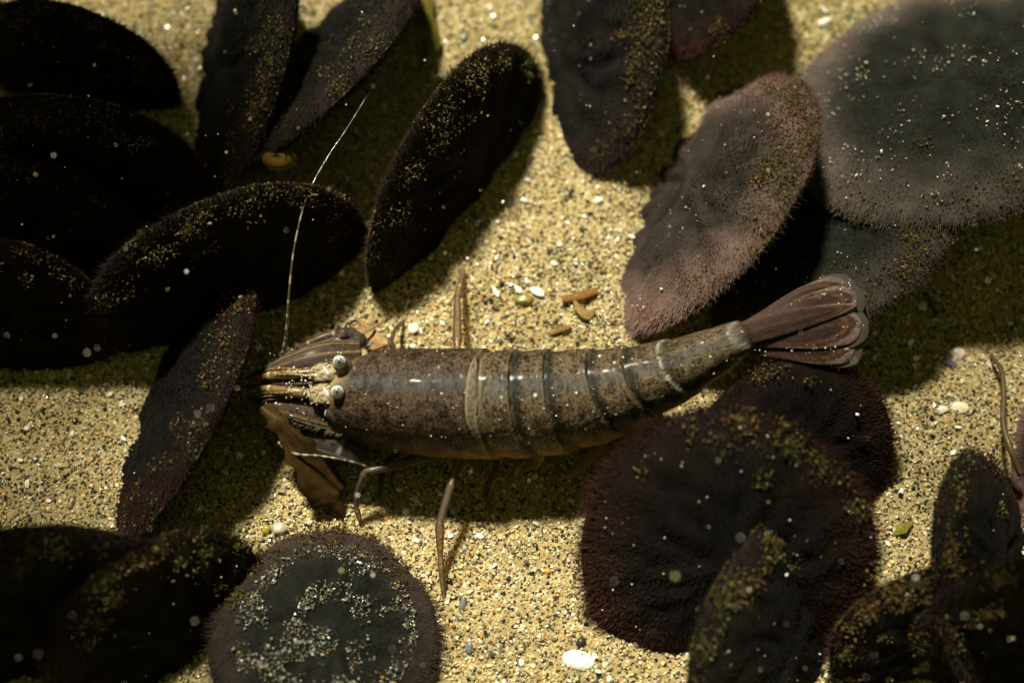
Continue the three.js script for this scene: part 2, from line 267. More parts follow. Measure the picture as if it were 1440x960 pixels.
D('P', 'biggest dark sand dollar below the abdomen with a fringe of red spines', { at: [1022, 776], h: 13, R: 27, tilt: 42, az: 94, tint: 'red', algae: 0.9, algaeAt: [0.5, 1.4], grit: 60, fur: 1.4, groove: 0.3 });
D('Q', 'arched dark sand dollar at the bottom, in front of the red-fringed one', { at: [1090, 905], h: 6, R: 24, tilt: 52, az: 30, tint: 'dark', algae: 1.4, algaeAt: [0, 1.6], grit: 40, groove: 0.3 });
D('R', 'black sand dollar at the bottom right, across a bright strip of sand', { at: [1305, 895], h: 5, R: 18.5, tilt: 58, az: 76, tint: 'dark', algae: 1.1, algaeAt: [-0.7, 1.3], grit: 30 });
D('S', 'small dark arched sand dollar near the right edge above the corner one', { at: [1380, 800], h: 6, R: 21, tilt: 52, az: 12, tint: 'dark', algae: 0.9, algaeAt: [0, 1.6], grit: 14 });
D('T', 'purple sand dollar barely showing at the right edge beside a brown stem', { at: [1502, 640], h: 8, R: 14, tilt: 50, az: 185, tint: 'lilac', algae: 0.1, grit: 8 });
D('U', 'dark algae-specked sand dollar in the bottom right corner', { at: [1445, 890], h: 8, R: 23, tilt: 66, az: 85, tint: 'dark', algae: 1.0, algaeAt: [0, 1.6], grit: 20 });

// ------------------------------------------------------------------ shrimp
rnd = mulberry(900);
const shrimpBase = W(720, 600, 0), shrimp = base('shrimp', shrimpBase);
tag(shrimp, 'brown translucent shrimp with white-ringed eyes standing on the sand among sand dollars', 'shrimp');
const sp = (name, g, m, parent = shrimp) => part(name, moved(g, shrimpBase), m, parent);
// stations: photo x, photo y of the axis, half width px, height of the axis mm
const ST = [[455, 531, 8, 14.5], [464, 536, 26, 14], [480, 546, 47, 13.6], [505, 556, 61, 13.2], [545, 562, 69, 13], [600, 566, 73, 13], [672, 568, 73, 13], [720, 568, 72.5, 13], [770, 566, 71, 13.2], [830, 558, 65, 14], [890, 542, 54, 16], [945, 522, 44, 18.5], [1000, 497, 34, 21.5], [1034, 480, 26, 23.6], [1046, 477, 22, 23], [1058, 474, 10, 22.4]];
const BND = [672, 716, 768, 838, 890, 945, 1034];
function station(x) {
  let k = 0; while (k < ST.length - 2 && x > ST[k + 1][0]) k++;
  const p = [ST[Math.max(0, k - 1)], ST[k], ST[k + 1], ST[Math.min(ST.length - 1, k + 2)]], out = [x], t = clamp((x - p[1][0]) / (p[2][0] - p[1][0]), 0, 1);
  for (let i = 1; i < 4; i++) { const d = p[2][0] - p[1][0], m1 = (p[2][i] - p[0][i]) / (p[2][0] - p[0][0]) * d, m2 = (p[3][i] - p[1][i]) / (p[3][0] - p[1][0]) * d, t2 = t * t, t3 = t2 * t; out.push((2 * t3 - 3 * t2 + 1) * p[1][i] + (t3 - 2 * t2 + t) * m1 + (-2 * t3 + 3 * t2) * p[2][i] + (t3 - t2) * m2); }
  return out;
}
const X0 = 455, X1 = 1058;
const axis = (x) => { const s = station(x); return W(s[1] === undefined ? x : x, s[1], s[3]); };
const back = (phi) => 1 - Math.cos(phi);                             // 0 on the back, 2 on the belly
const effX = (x, phi) => x - (x > 640 ? smooth(x, 640, 690) * 21 * Math.pow(back(phi), 1) : 0) * (x > 900 ? 0.7 : 1);
function segScale(xe) {
  if (xe < BND[0]) return 1.0 + 0.03 * smooth(xe, 600, BND[0]);
  for (let k = 0; k < 6; k++) if (xe < BND[k + 1]) { const t = (xe - BND[k]) / (BND[k + 1] - BND[k]); return 0.955 + 0.045 * Math.pow(t, 0.7) + 0.022 * smooth(t, 0.8, 0.95); }
  return 0.93;
}
function flap(xe, ab) {                                               // side plates of the abdomen flare out over the next one
  if (xe < BND[0] || xe > 945) return 0;
  for (let k = 0; k < 5; k++) if (xe < BND[k + 1]) { const t = (xe - BND[k]) / (BND[k + 1] - BND[k]); return 0.045 * Math.sin(Math.PI * Math.pow(t, 1.4)) * smooth(ab, 0.8, 1.45) * (1 - smooth(ab, 1.8, 2.2)); }
  return 0;
}
function bodyPoint(x, phi) {
  const s = station(x), c = axis(x), T = axis(x + 2).sub(axis(x - 2)).normalize(), S = T.clone().cross(UP).normalize(), Dn = S.clone().cross(T).normalize();
  const a = s[2] * PX * 0.93, b = a * (1.08 + 0.06 * smooth(x, 520, 600)), xe = effX(x, phi), f = segScale(xe) * (1 + 0.007 * n3(x / 14, phi * 5, 2)) + flap(xe, Math.abs(phi));
  const keel = 2.2 * PX * Math.exp(-Math.pow(phi / 0.1, 2)) * smooth(x, 460, 480) * (1 - smooth(x, 600, 660));
  const cp = Math.cos(phi), spn = Math.sin(phi), e = 0.82;
  return c.addScaledVector(Dn, (b * f) * Math.sign(cp) * Math.pow(Math.abs(cp), e) + keel).addScaledVector(S, (a * f) * Math.sign(spn) * Math.pow(Math.abs(spn), e));
}
{
  const nx = 330, na = 88, pos = [], uv = [], idx = [];
  for (let i = 0; i <= nx; i++) { const x = lerp(X0, X1, i / nx); for (let j = 0; j <= na; j++) { const phi = (j / na - 0.5) * 2 * Math.PI, v = bodyPoint(x, phi); pos.push(v.x, v.y, v.z); uv.push(clamp(i / nx, 0.002, 0.998), j / na); } }
  for (let i = 0; i < nx; i++) for (let j = 0; j < na; j++) { const a = i * (na + 1) + j, b = a + na + 1; idx.push(a, a + 1, b, a + 1, b + 1, b); }
  for (const i of [0, nx]) { const k = pos.length / 3, x = i ? X1 : X0, v = axis(x); pos.push(v.x, v.y, v.z); uv.push(i ? 0.998 : 0.002, 0.5); for (let j = 0; j < na; j++) { const a = i * (na + 1) + j; i ? idx.push(k, a, a + 1) : idx.push(k, a + 1, a); } }
  const g = geoFrom(pos, idx, null, uv);
  { // weld the seam normals on the belly
    const nn = g.attributes.normal; for (let i = 0; i <= nx; i++) { const a = i * (na + 1), b = a + na, v = V(nn.getX(a) + nn.getX(b), nn.getY(a) + nn.getY(b), nn.getZ(a) + nn.getZ(b)).normalize(); nn.setXYZ(a, v.x, v.y, v.z); nn.setXYZ(b, v.x, v.y, v.z); }
  }
  const SW = 1792, SH = 768, strokes = new Float32Array(SW * SH);       // fine worm-like pigment lines, densest on the flanks
  for (let i = 0; i < 1500; i++) {
    let x = R(60, SW - 40), y = SH * (0.5 + G() * 0.17 + (rnd() < 0.5 ? 0.12 : -0.06)), a = R(0, 6.3), turn = G() * 0.16; const len = R(8, 26), s = x > 640 ? R(0.3, 0.9) : R(0.1, 0.45), wd = R(1.8, 3.4);
    for (let k = 0; k < len; k++) {
      for (let b = -4; b <= 4; b++) for (let c = -4; c <= 4; c++) { const X = Math.round(x) + c, Y = Math.round(y) + b; if (X < 0 || Y < 0 || X >= SW || Y >= SH) continue; const dd = Math.hypot(X - x, Y - y), o = Y * SW + X; strokes[o] = Math.max(strokes[o], s * (1 - smooth(dd, wd * 0.5, wd))); }
      x += Math.cos(a) * 2.6; y += Math.sin(a) * 2.6; a += turn + G() * 0.18;
    }
  }
  const skin = (u, v) => {
    const x = lerp(X0, X1, u), phi = (v - 0.5) * 2 * Math.PI, xe = effX(x, phi), ab = Math.abs(phi), seg = xe > BND[0];
    let m = 1.7 * fbm(x / 16, phi * 3.6, 4, 5), f2 = 1.7 * fbm(x / 4, phi * 14, 8, 3), sq = Math.abs(fbm(x / 5.5 + m * 1.2, phi * 10 + f2 * 0.6, 12, 2));
    let r = 0.034, g2 = 0.02, b = 0.0145;
    if (seg) { r = 0.05; g2 = 0.034; b = 0.021; }
    const f3 = 1.6 * fbm(x / 3.2, phi * 18, 15, 2), k = Math.max(0.15, 1 + 0.9 * m + 1.4 * f2 + 1.5 * f3); r *= k; g2 *= k; b *= k;
    const side = smooth(ab, 0.55, 1.5);                               // pale worm-like scribbles over the flanks
    const line = (1 - smooth(sq, 0.02, 0.085)) * (seg ? 0.5 + 0.5 * side : 0.3) * smooth(m + 0.5 * f2, -0.3, 0.15);
    r = lerp(r, 0.23, line * 0.8); g2 = lerp(g2, 0.18, line * 0.8); b = lerp(b, 0.115, line * 0.8);
    { const st = strokes[Math.min(SH - 1, Math.floor(v * SH)) * SW + Math.min(SW - 1, Math.floor(u * SW))] * 0.75; r = lerp(r, 0.2, st); g2 = lerp(g2, 0.155, st); b = lerp(b, 0.1, st); }
    // amber lower flank
    const am = smooth(ab + 0.15 * m, 1.25, 1.75) * smooth(x, 500, 700); r = lerp(r, 0.38, am * 0.75); g2 = lerp(g2, 0.225, am * 0.75); b = lerp(b, 0.045, am * 0.75);
    // blue-grey sun highlight painted into the colour down the back
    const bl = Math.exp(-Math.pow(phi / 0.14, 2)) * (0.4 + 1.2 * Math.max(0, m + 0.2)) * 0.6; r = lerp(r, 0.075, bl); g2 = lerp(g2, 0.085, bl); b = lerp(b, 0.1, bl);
    for (let q = 0; q < BND.length; q++) {
      const d = xe - BND[q] + 1.6 * f2 * 2;
      if (q > 0) { const dk = Math.exp(-Math.pow((d - 8) / 7.5, 2)) * (q < 5 ? 0.8 : 0.5); r *= 1 - dk; g2 *= 1 - dk * 0.98; b *= 1 - dk * 0.96; }
      const wr = q === 0 ? 0 : q === 5 ? Math.max(0, 0.45 + 1.2 * m + 0.6 * f2) : q === 6 ? 0.3 : 0.2 + 0.5 * smooth(ab, 0.8, 1.4) + 0.25 * m, pl = Math.exp(-Math.pow((d + 2.2) / (q > 4 ? 2.2 : 1.5), 2)) * wr;
      const P = q > 4 ? [0.36, 0.36, 0.34] : [0.26, 0.22, 0.15]; r = lerp(r, P[0], pl); g2 = lerp(g2, P[1], pl); b = lerp(b, P[2], pl);
    }
    // pale lens behind the carapace
    const pc = phi - 0.25, hw = 8 * Math.max(0, 1 - Math.pow(pc / 0.85, 2)), dl = x - 669 + 0.5 * hw - 4 * Math.max(0, ab - 0.6) * 3;
    if (hw > 0 && Math.abs(dl) < hw) { const e = smooth(Math.abs(dl) / hw, 0.45, 0.9); r = lerp(0.12 + 0.1 * f2, 0.26, e); g2 = lerp(0.105 + 0.1 * f2, 0.21, e); b = lerp(0.085 + 0.06 * f2, 0.12, e); }
    const rim = Math.exp(-Math.pow((x - 676 - 14 * Math.max(0, ab - 0.9)) / 2.2, 2)) * 0.4; r = lerp(r, 0.3, rim); g2 = lerp(g2, 0.25, rim); b = lerp(b, 0.15, rim);
    if (x > 1036) { const t = smooth(x, 1036, 1040); r = lerp(r, 0.03, t); g2 = lerp(g2, 0.018, t); b = lerp(b, 0.016, t); }
    if (x < 500) { const t = (1 - smooth(x, 468, 492)) * Math.exp(-Math.pow(phi / 1.0, 2)); r = lerp(r, 0.4, t * 0.8); g2 = lerp(g2, 0.32, t * 0.8); b = lerp(b, 0.15, t * 0.8); }
    return [Math.max(0.006, r), Math.max(0.005, g2), Math.max(0.004, b)];
  };
  const bump = pixelTexture(1024, 512, (u, v) => { const x = lerp(X0, X1, u), phi = (v - 0.5) * 6.2832, k = 0.5 + 0.55 * fbm(x / 5, phi * 11, 2, 4); const l = k <= 0.04045 ? k / 12.92 : Math.pow((k + 0.055) / 1.055, 2.4); return [l, l, l]; }); bump.colorSpace = THREE.NoColorSpace;
  sp('body', g, phys({ map: pixelTexture(SW, SH, skin), bumpMap: bump, bumpScale: 0.2 * MM, roughness: 0.6, specularIntensity: 0.22, clearcoat: 0.05, clearcoatRoughness: 0.12, transmission: 0.12, thickness: 0 }));
}
const shell = phys({ vertexColors: true, roughness: 0.55, specularIntensity: 0.25, clearcoat: 0.04, clearcoatRoughness: 0.2, transmission: 0.25, thickness: 0 });
const jitter = (c, k) => { const b = 1 + k; return [c[0] * b, c[1] * b, c[2] * b]; };
// tail fan
{
  const blade = (b0, b1, hb, ht, hw, pale, narrow) => {
    const p0 = W(b0[0], b0[1], hb), p1 = W(b1[0], b1[1], ht), mid = p0.clone().lerp(p1, 0.55).add(V(0, 0.5 * MM, 0));
    const prof = (t) => hw * PX * (narrow ? (0.62 + 0.12 * Math.sin(t * 4) - 0.3 * t) : (0.42 + 0.58 * smooth(t, 0, 0.62))) * Math.sqrt(Math.max(0.0004, 1 - Math.pow(Math.max(0, (t - 0.78) / 0.22), 2.2)));
    return leaf([p0, mid, p1], prof, 0.75 * MM, UP, (t, x) => {
      const dd = Math.hypot(x, Math.max(0, (t - 0.5) / 0.47)), k = 1.5 * fbm(t * 22 + hw, x * 9, b1[1], 4), bar = 0.05 * Math.sin(x * 26 + 3 * n3(t * 6, x, hw));
      let c = [0.026, 0.0125, 0.0095]; const mix = (to, w) => { c = c.map((v, i) => lerp(v, to[i], clamp(w, 0, 1))); };
      mix([0.15, 0.075, 0.05], Math.exp(-Math.pow((dd - 0.76) / 0.05, 2)) * 0.6); mix([0.05, 0.026, 0.02], smooth(dd, 0.78, 0.84) * 0.8); mix([0.16 * pale, 0.12 * pale, 0.105 * pale], smooth(dd, 0.93, 1) * 0.8); mix([0.06, 0.033, 0.025], Math.exp(-Math.pow(x / 0.1, 2)) * 0.7);
      return jitter(c, k + bar);
    }, 56, 20, 0.1);
  };
  const fan = phys({ vertexColors: true, roughness: 0.5, specularIntensity: 0.25, clearcoat: 0.08, clearcoatRoughness: 0.2, transmission: 0.15, thickness: 0 });
  const halo = phys({ color: lin(0.22, 0.18, 0.16), roughness: 0.5, specularIntensity: 0.2, transmission: 0.75, thickness: 0 });
  const veil = (b0, b1, hb, ht, hw) => { const p0 = W(b0[0], b0[1], hb), p1 = W(b1[0], b1[1], ht); return leaf([p0, p0.clone().lerp(p1, 0.5), p1], (t) => hw * PX * (0.2 + 0.8 * smooth(t, 0.1, 0.7)) * Math.sqrt(Math.max(0.0004, 1 - Math.pow(Math.max(0, (t - 0.74) / 0.26), 2.4))), 0.2 * MM, UP, () => [1, 1, 1], 40, 10, 0.1); };
  const uropod = (b0, b1, hb, ht, hw, pale) => {
    const m = sp('uropod', blade(b0, b1, hb, ht, hw, pale), fan), e = [b1[0] + 11, b1[1] + (b1[1] - b0[1]) * 0.06];
    sp('fringe', veil([b0[0] + 20, b0[1]], e, hb - 0.6, ht - 0.5, hw + 4), halo, m); return m;
  };
  uropod([1040, 465], [1192, 400], 22.8, 21.4, 21, 1);
  uropod([1044, 472], [1205, 416], 23.8, 22.4, 23, 1);
  uropod([1058, 489], [1203, 484], 22.8, 21.0, 27, 1);
  uropod([1036, 479], [1211, 453], 24.2, 22.2, 28, 1.2);
  sp('telson', blade([1029, 473], [1206, 429], 26.0, 23.2, 24, 1.2, true), fan);
}
// eyes on stalks
{
  const stalkM = phys({ color: lin(0.13, 0.095, 0.05), roughness: 0.5, clearcoat: 0.15 }), white = phys({ vertexColors: true, roughness: 0.18, clearcoat: 0.8, clearcoatRoughness: 0.05 });
  for (const [ex, ey, sx, sy, h, dx] of [[477, 508, 489, 524, 22, 0.02], [474, 550, 488, 552, 21.5, 0]]) {
    const e = W(ex, ey, h), s = W(sx, sy, h - 4.5), stalk = sp('eyestalk', tube([s, s.clone().lerp(e, 0.5).add(V(0, 0.3 * MM, 0)), e.clone().add(V(0, -0.7 * MM, 0))], [1.8 * MM, 1.65 * MM, 1.4 * MM], 14, 14), stalkM);
    const g = new THREE.SphereGeometry(1.34 * MM, 40, 28), p = g.attributes.position, col = [], look = camera.position.clone().sub(e).normalize().add(V(dx, 0.15, 0.25)).normalize();
    for (let i = 0; i < p.count; i++) { const q = Math.acos(clamp(V(p.getX(i), p.getY(i), p.getZ(i)).normalize().dot(look), -1, 1)), k = 0.1 * n3(p.getX(i) * 4000, p.getY(i) * 4000, p.getZ(i) * 4000); const c = q < 0.24 ? [0.012, 0.012, 0.012] : q < 0.62 ? [0.2, 0.2, 0.19] : q < 0.7 ? [0.07, 0.07, 0.07] : q < 1.02 ? [0.62, 0.65, 0.65] : q < 1.2 ? [0.2, 0.18, 0.15] : [0.12, 0.09, 0.055]; col.push(...jitter(c, k)); }
    g.setAttribute('color', new THREE.Float32BufferAttribute(col, 3)); g.translate(e.x, e.y, e.z); sp('eye', g, white);
  }
}
// head plates, antennal scales, antennules, antennae
{
  const cream = phys({ vertexColors: true, roughness: 0.6, clearcoat: 0.15 });
  const creamC = (t, x) => jitter([0.24, 0.195, 0.115], 3.4 * fbm(t * 9, x * 4, 3, 4) - 0.35 * smooth(Math.abs(x), 0.7, 1));
  const blunt = (hw) => (t) => hw * PX * Math.sqrt(Math.max(0.001, 1 - Math.pow(Math.abs(t * 2 - 1), 4)));
  sp('head_plate', leaf([W(478, 523, 18), W(455, 523, 18.6), W(436, 524, 17)], blunt(13), 1.0 * MM, UP, creamC, 24, 16, 0.12, 0.12 * MM), cream);
  sp('head_plate', leaf([W(478, 553, 17.6), W(455, 553, 18.2), W(436, 552, 16.6)], blunt(14), 1.0 * MM, UP, creamC, 24, 16, 0.12, 0.12 * MM), cream);
  const scaleC = (edge) => (t, x) => { const r = Math.abs(Math.abs(x) - 0.72), line = Math.exp(-Math.pow(r / 0.06, 2)) * 0.5 + Math.exp(-Math.pow((x - 0.15) / 0.07, 2)) * 0.6, k = 1.8 * fbm(t * 16, x * 9, edge, 4) + 0.35 * Math.sin(x * 17 + t * 2); const c = [0.045, 0.028, 0.02].map((v, i) => lerp(v, [0.3, 0.2, 0.08][i], line)); return jitter(c.map((v, i) => lerp(v, [0.32, 0.27, 0.2][i], smooth(Math.abs(x), 0.88, 1) * 0.7)), k); };
  const sc = (hw) => (t) => hw * PX * (0.75 + 0.25 * Math.sin(t * 3.1)) * Math.pow(Math.max(0.0008, 1 - Math.pow(t, 1.7)), 0.72);
  sp('antennal_scale', leaf([W(508, 498, 13), W(440, 504, 14.6), W(345, 532, 12.5)], sc(26), 0.9 * MM, UP, scaleC(1), 40, 16, 0.12), shell);
  sp('antennal_scale', leaf([W(505, 588, 12.5), W(432, 574, 14), W(348, 560, 12)], sc(27), 0.9 * MM, UP, scaleC(2), 40, 16, 0.12), shell);
  sp('head_base', leaf([W(500, 545, 11.5), W(440, 540, 12), W(372, 543, 10.5)], (t) => (52 - 38 * t) * PX * Math.sqrt(Math.max(0.002, 1 - Math.pow(Math.max(0, (t - 0.8) / 0.2), 2))), 5 * MM, UP, (t, x) => jitter([0.1, 0.062, 0.024], 2.6 * fbm(t * 12, x * 6, 8, 4)), 30, 20), cream);
  const gold = phys({ vertexColors: true, roughness: 0.35, clearcoat: 0.5, transmission: 0.2, thickness: 0 });
  const goldC = (t, q) => jitter(Math.abs(t * 3 % 1 - 0.02) < 0.05 ? [0.5, 0.42, 0.25] : [0.2, 0.125, 0.045], 2.2 * fbm(t * 14, q, 5, 3));
  for (const [y0, y1, y2, s] of [[524, 528, 533, 1], [554, 547, 545, 2]]) sp('antennule', tube([W(440, y0, 16.5), W(410, (y0 + y1) / 2, 16), W(380, y1, 15), W(344, y2, 13)], [1.0 * MM, 1.05 * MM, 0.8 * MM, 0.2 * MM], 40, 10, goldC), gold);
  const thin = phys({ vertexColors: true, roughness: 0.4, clearcoat: 0.4 });
  const dark = (t) => jitter([0.03, 0.022, 0.018], 0.3 * Math.sin(t * 60));
  sp('flagellum', tube([W(408, 560, 14.5), W(378, 562, 14), W(356, 572, 12), W(344, 590, 9), W(335, 616, 5)], [0.32 * MM, 0.28 * MM, 0.25 * MM, 0.2 * MM, 0.15 * MM], 50, 6, dark), thin);
  sp('flagellum', tube([W(452, 538, 17), W(410, 540, 16), W(370, 540, 13), W(338, 545, 10)], [0.4 * MM, 0.3 * MM, 0.24 * MM, 0.15 * MM], 40, 6, dark), thin);
  for (const [pts, r] of [
    [[[440, 529, 17.5], [405, 526, 17], [372, 528, 15], [340, 524, 12]], 0.3], [[[436, 549, 17.2], [400, 552, 16.5], [366, 553, 14], [338, 561, 11]], 0.3],
    [[[430, 520, 16], [395, 518, 15], [360, 525, 13], [330, 545, 9]], 0.22], [[[420, 556, 15.5], [385, 556, 15], [362, 560, 13], [340, 576, 9], [322, 604, 4]], 0.22]])
    sp('flagellum', tube(pts.map((p) => W(...p)), [r * MM, r * 0.85 * MM, r * 0.6 * MM, r * 0.3 * MM], 50, 6, (t) => jitter([0.16, 0.11, 0.05], 0.5 * Math.sin(t * 90))), thin);
  const purple = phys({ vertexColors: true, roughness: 0.5, specularIntensity: 0.5, clearcoat: 0.15, clearcoatRoughness: 0.2 });
  const mouthC = (t, q) => jitter(Math.abs((t * 3) % 1) < 0.06 ? [0.28, 0.24, 0.18] : [0.06, 0.036, 0.024], 1.2 * fbm(t * 10, q, 7, 3));
  for (const [pts, r] of [
    [[[500, 606, 9], [455, 604, 10], [412, 592, 10], [384, 600, 8], [372, 612, 6]], [1.3, 1.2, 1.0, 0.7, 0.3]], [[[505, 618, 7], [462, 613, 8], [430, 600, 8.5], [398, 606, 7]], [1.1, 1.0, 0.8, 0.3]],
    [[[505, 640, 7], [480, 640, 8], [448, 632, 8], [425, 640, 6]], [0.8, 0.8, 0.6, 0.25]], [[[505, 474, 10], [470, 470, 11], [435, 482, 11], [405, 500, 9]], [0.9, 0.8, 0.6, 0.25]],
    [[[498, 466, 10], [488, 458, 10], [500, 450, 8]], [0.6, 0.5, 0.2]], [[[512, 640, 8], [498, 652, 8], [494, 668, 6]], [0.7, 0.6, 0.2]]])
    sp('mouthpart', tube(pts.map((p) => W(...p)), r.map((v) => v * MM), 40, 8, mouthC), purple);
  const ringed = (t) => (Math.sin(t * 130 + 3 * n3(t * 20, 1, 1)) > 0.45 ? [0.26, 0.24, 0.17] : [0.06, 0.05, 0.032]);
  sp('antenna', tube([W(398, 496, 11), W(402, 470, 14), W(405, 425, 18), W(414, 345, 22), W(432, 275, 24), W(458, 225, 24), W(488, 180, 24), W(520, 128, 23), W(548, 85, 21)], [0.45 * MM, 0.32 * MM, 0.25 * MM, 0.2 * MM, 0.17 * MM, 0.15 * MM, 0.12 * MM, 0.1 * MM, 0.06 * MM], 220, 6, ringed), thin);
  sp('antenna', tube([W(404, 560, 12), W(392, 590, 12), W(391, 620, 12), W(412, 637, 12), W(450, 641, 11.5), W(490, 648, 11), W(530, 660, 8), W(575, 671, 4)], [0.5 * MM, 0.42 * MM, 0.36 * MM, 0.3 * MM, 0.28 * MM, 0.24 * MM, 0.2 * MM, 0.1 * MM], 140, 6, ringed), thin);
  const purpleC = (t, q) => jitter(t < 0.06 || t > 0.92 ? [0.32, 0.3, 0.28] : [0.045, 0.028, 0.028], 1.4 * fbm(t * 8, q, 3, 3));
  // sub-chelate claws folded beside the head, and their wrists
  const clawC = (t, x) => jitter(Math.abs(Math.abs(x) - 0.78) < 0.1 || Math.abs(t - 0.45) < 0.03 ? [0.13, 0.11, 0.11] : [0.03, 0.019, 0.019], 0.9 * fbm(t * 8, x * 3, 6, 3));
  const clawW = (t) => 19 * PX * Math.sqrt(Math.max(0.001, 1 - Math.pow(Math.abs(t * 2 - 0.9) / 1.1, 2.6)));
  sp('claw', leaf([W(515, 642, 8), W(475, 626, 9.5), W(418, 612, 9)], clawW, 3.4 * MM, V(0.1, 1, 0.25).normalize(), clawC, 30, 14), purple);
  sp('claw', leaf([W(512, 478, 11), W(480, 484, 12), W(440, 496, 11)], (t) => clawW(t) * 0.65, 3 * MM, UP, clawC, 30, 14), purple);
  sp('wrist', tube([W(520, 487, 11), W(500, 470, 12.5), W(482, 471, 13), W(474, 480, 13.5)], [0.6 * MM, 0.8 * MM, 1.5 * MM, 0.5 * MM], 24, 12, purpleC), purple);
  sp('wrist', tube([W(490, 588, 14), W(473, 582, 16), W(458, 578, 16)], [1.2 * MM, 2.0 * MM, 0.9 * MM], 20, 12, purpleC), purple);
}
// walking legs and swimmerets
{
  const legM = phys({ vertexColors: true, roughness: 0.3, clearcoat: 0.6, clearcoatRoughness: 0.15, transmission: 0.84, thickness: 0, ior: 1.2 });
  const legC = (pale) => (t, q) => { const e = Math.abs(Math.sin(q)) > 0.86 ? 1.5 : 0.7 + 0.25 * Math.sin(q * 5); return jitter([0.34 * pale, 0.27 * pale, 0.19 * pale], 0.5 * fbm(t * 16, q, 2, 2)).map((v) => v * e); };
  const leg = (joints, r0, pale = 1) => { const r = r0.map((v) => v * 0.66);                              // joints: [px, py, mm]; a swelling at every joint
    const P = joints.map(([x, y, h]) => W(x, y, h)), pts = [], rr = [];
    for (let i = 0; i < P.length - 1; i++) { pts.push(P[i], P[i].clone().lerp(P[i + 1], 0.12), P[i].clone().lerp(P[i + 1], 0.5), P[i].clone().lerp(P[i + 1], 0.88)); rr.push(r[i] * 0.8, r[i] * 1.12, r[i], r[i + 1] * 0.98); }
    pts.push(P[P.length - 1]); rr.push(r[r.length - 1] * 0.35);
    return sp('leg', tube(pts, rr.map((v) => v * MM), (pts.length - 1) * 6, 10, legC(pale), true), legM);
  };
  leg([[632, 634, 6], [575, 650, 9.5], [514, 663, 9.5], [503, 690, 6], [501, 715, 3], [508, 738, 0.3]], [1.5, 1.2, 1.15, 1.0, 0.8, 0.5]);
  leg([[648, 636, 6], [636, 676, 10], [618, 735, 8.5], [619, 782, 4.5], [625, 848, 0.2]], [1.3, 1.15, 1.2, 0.9, 0.6], 1.15);
  leg([[640, 520, 10], [643, 486, 10.5], [643, 420, 8], [648, 395, 5], [655, 372, 0.3]], [1.3, 1.25, 1.1, 0.8, 0.5], 1.2);
  leg([[600, 632, 6], [560, 652, 7], [548, 680, 5], [566, 712, 0.3]], [0.8, 0.7, 0.6, 0.3], 0.7);
  leg([[690, 634, 6], [700, 652, 7], [682, 690, 4], [690, 722, 0.3]], [0.8, 0.75, 0.65, 0.35], 0.7);
  leg([[560, 500, 8], [548, 482, 9], [556, 462, 5], [570, 448, 0.3]], [0.8, 0.7, 0.6, 0.3], 0.8);
  leg([[560, 635, 5], [540, 655, 5], [535, 690, 2], [530, 705, 0.3]], [1.0, 0.9, 0.6, 0.4], 0.5);
  const amber = phys({ color: lin(0.35, 0.2, 0.04), roughness: 0.4, transmission: 0.5, thickness: 0 });
  for (const [x0, y0, x1, y1, h0, h1] of [[850, 622, 795, 672, 8, 3.5], [760, 636, 735, 662, 6, 2], [905, 592, 872, 620, 11, 7], [700, 638, 690, 656, 5, 1.5]])
    sp('swimmeret', leaf([W(x0, y0, h0), W((x0 + x1) / 2 + 4, (y0 + y1) / 2, (h0 + h1) / 2), W(x1, y1, h1)], (t) => 9 * PX * Math.sqrt(Math.max(0.002, 1 - t * t)), 0.5 * MM, UP, () => [1, 1, 1], 16, 6), amber);
}
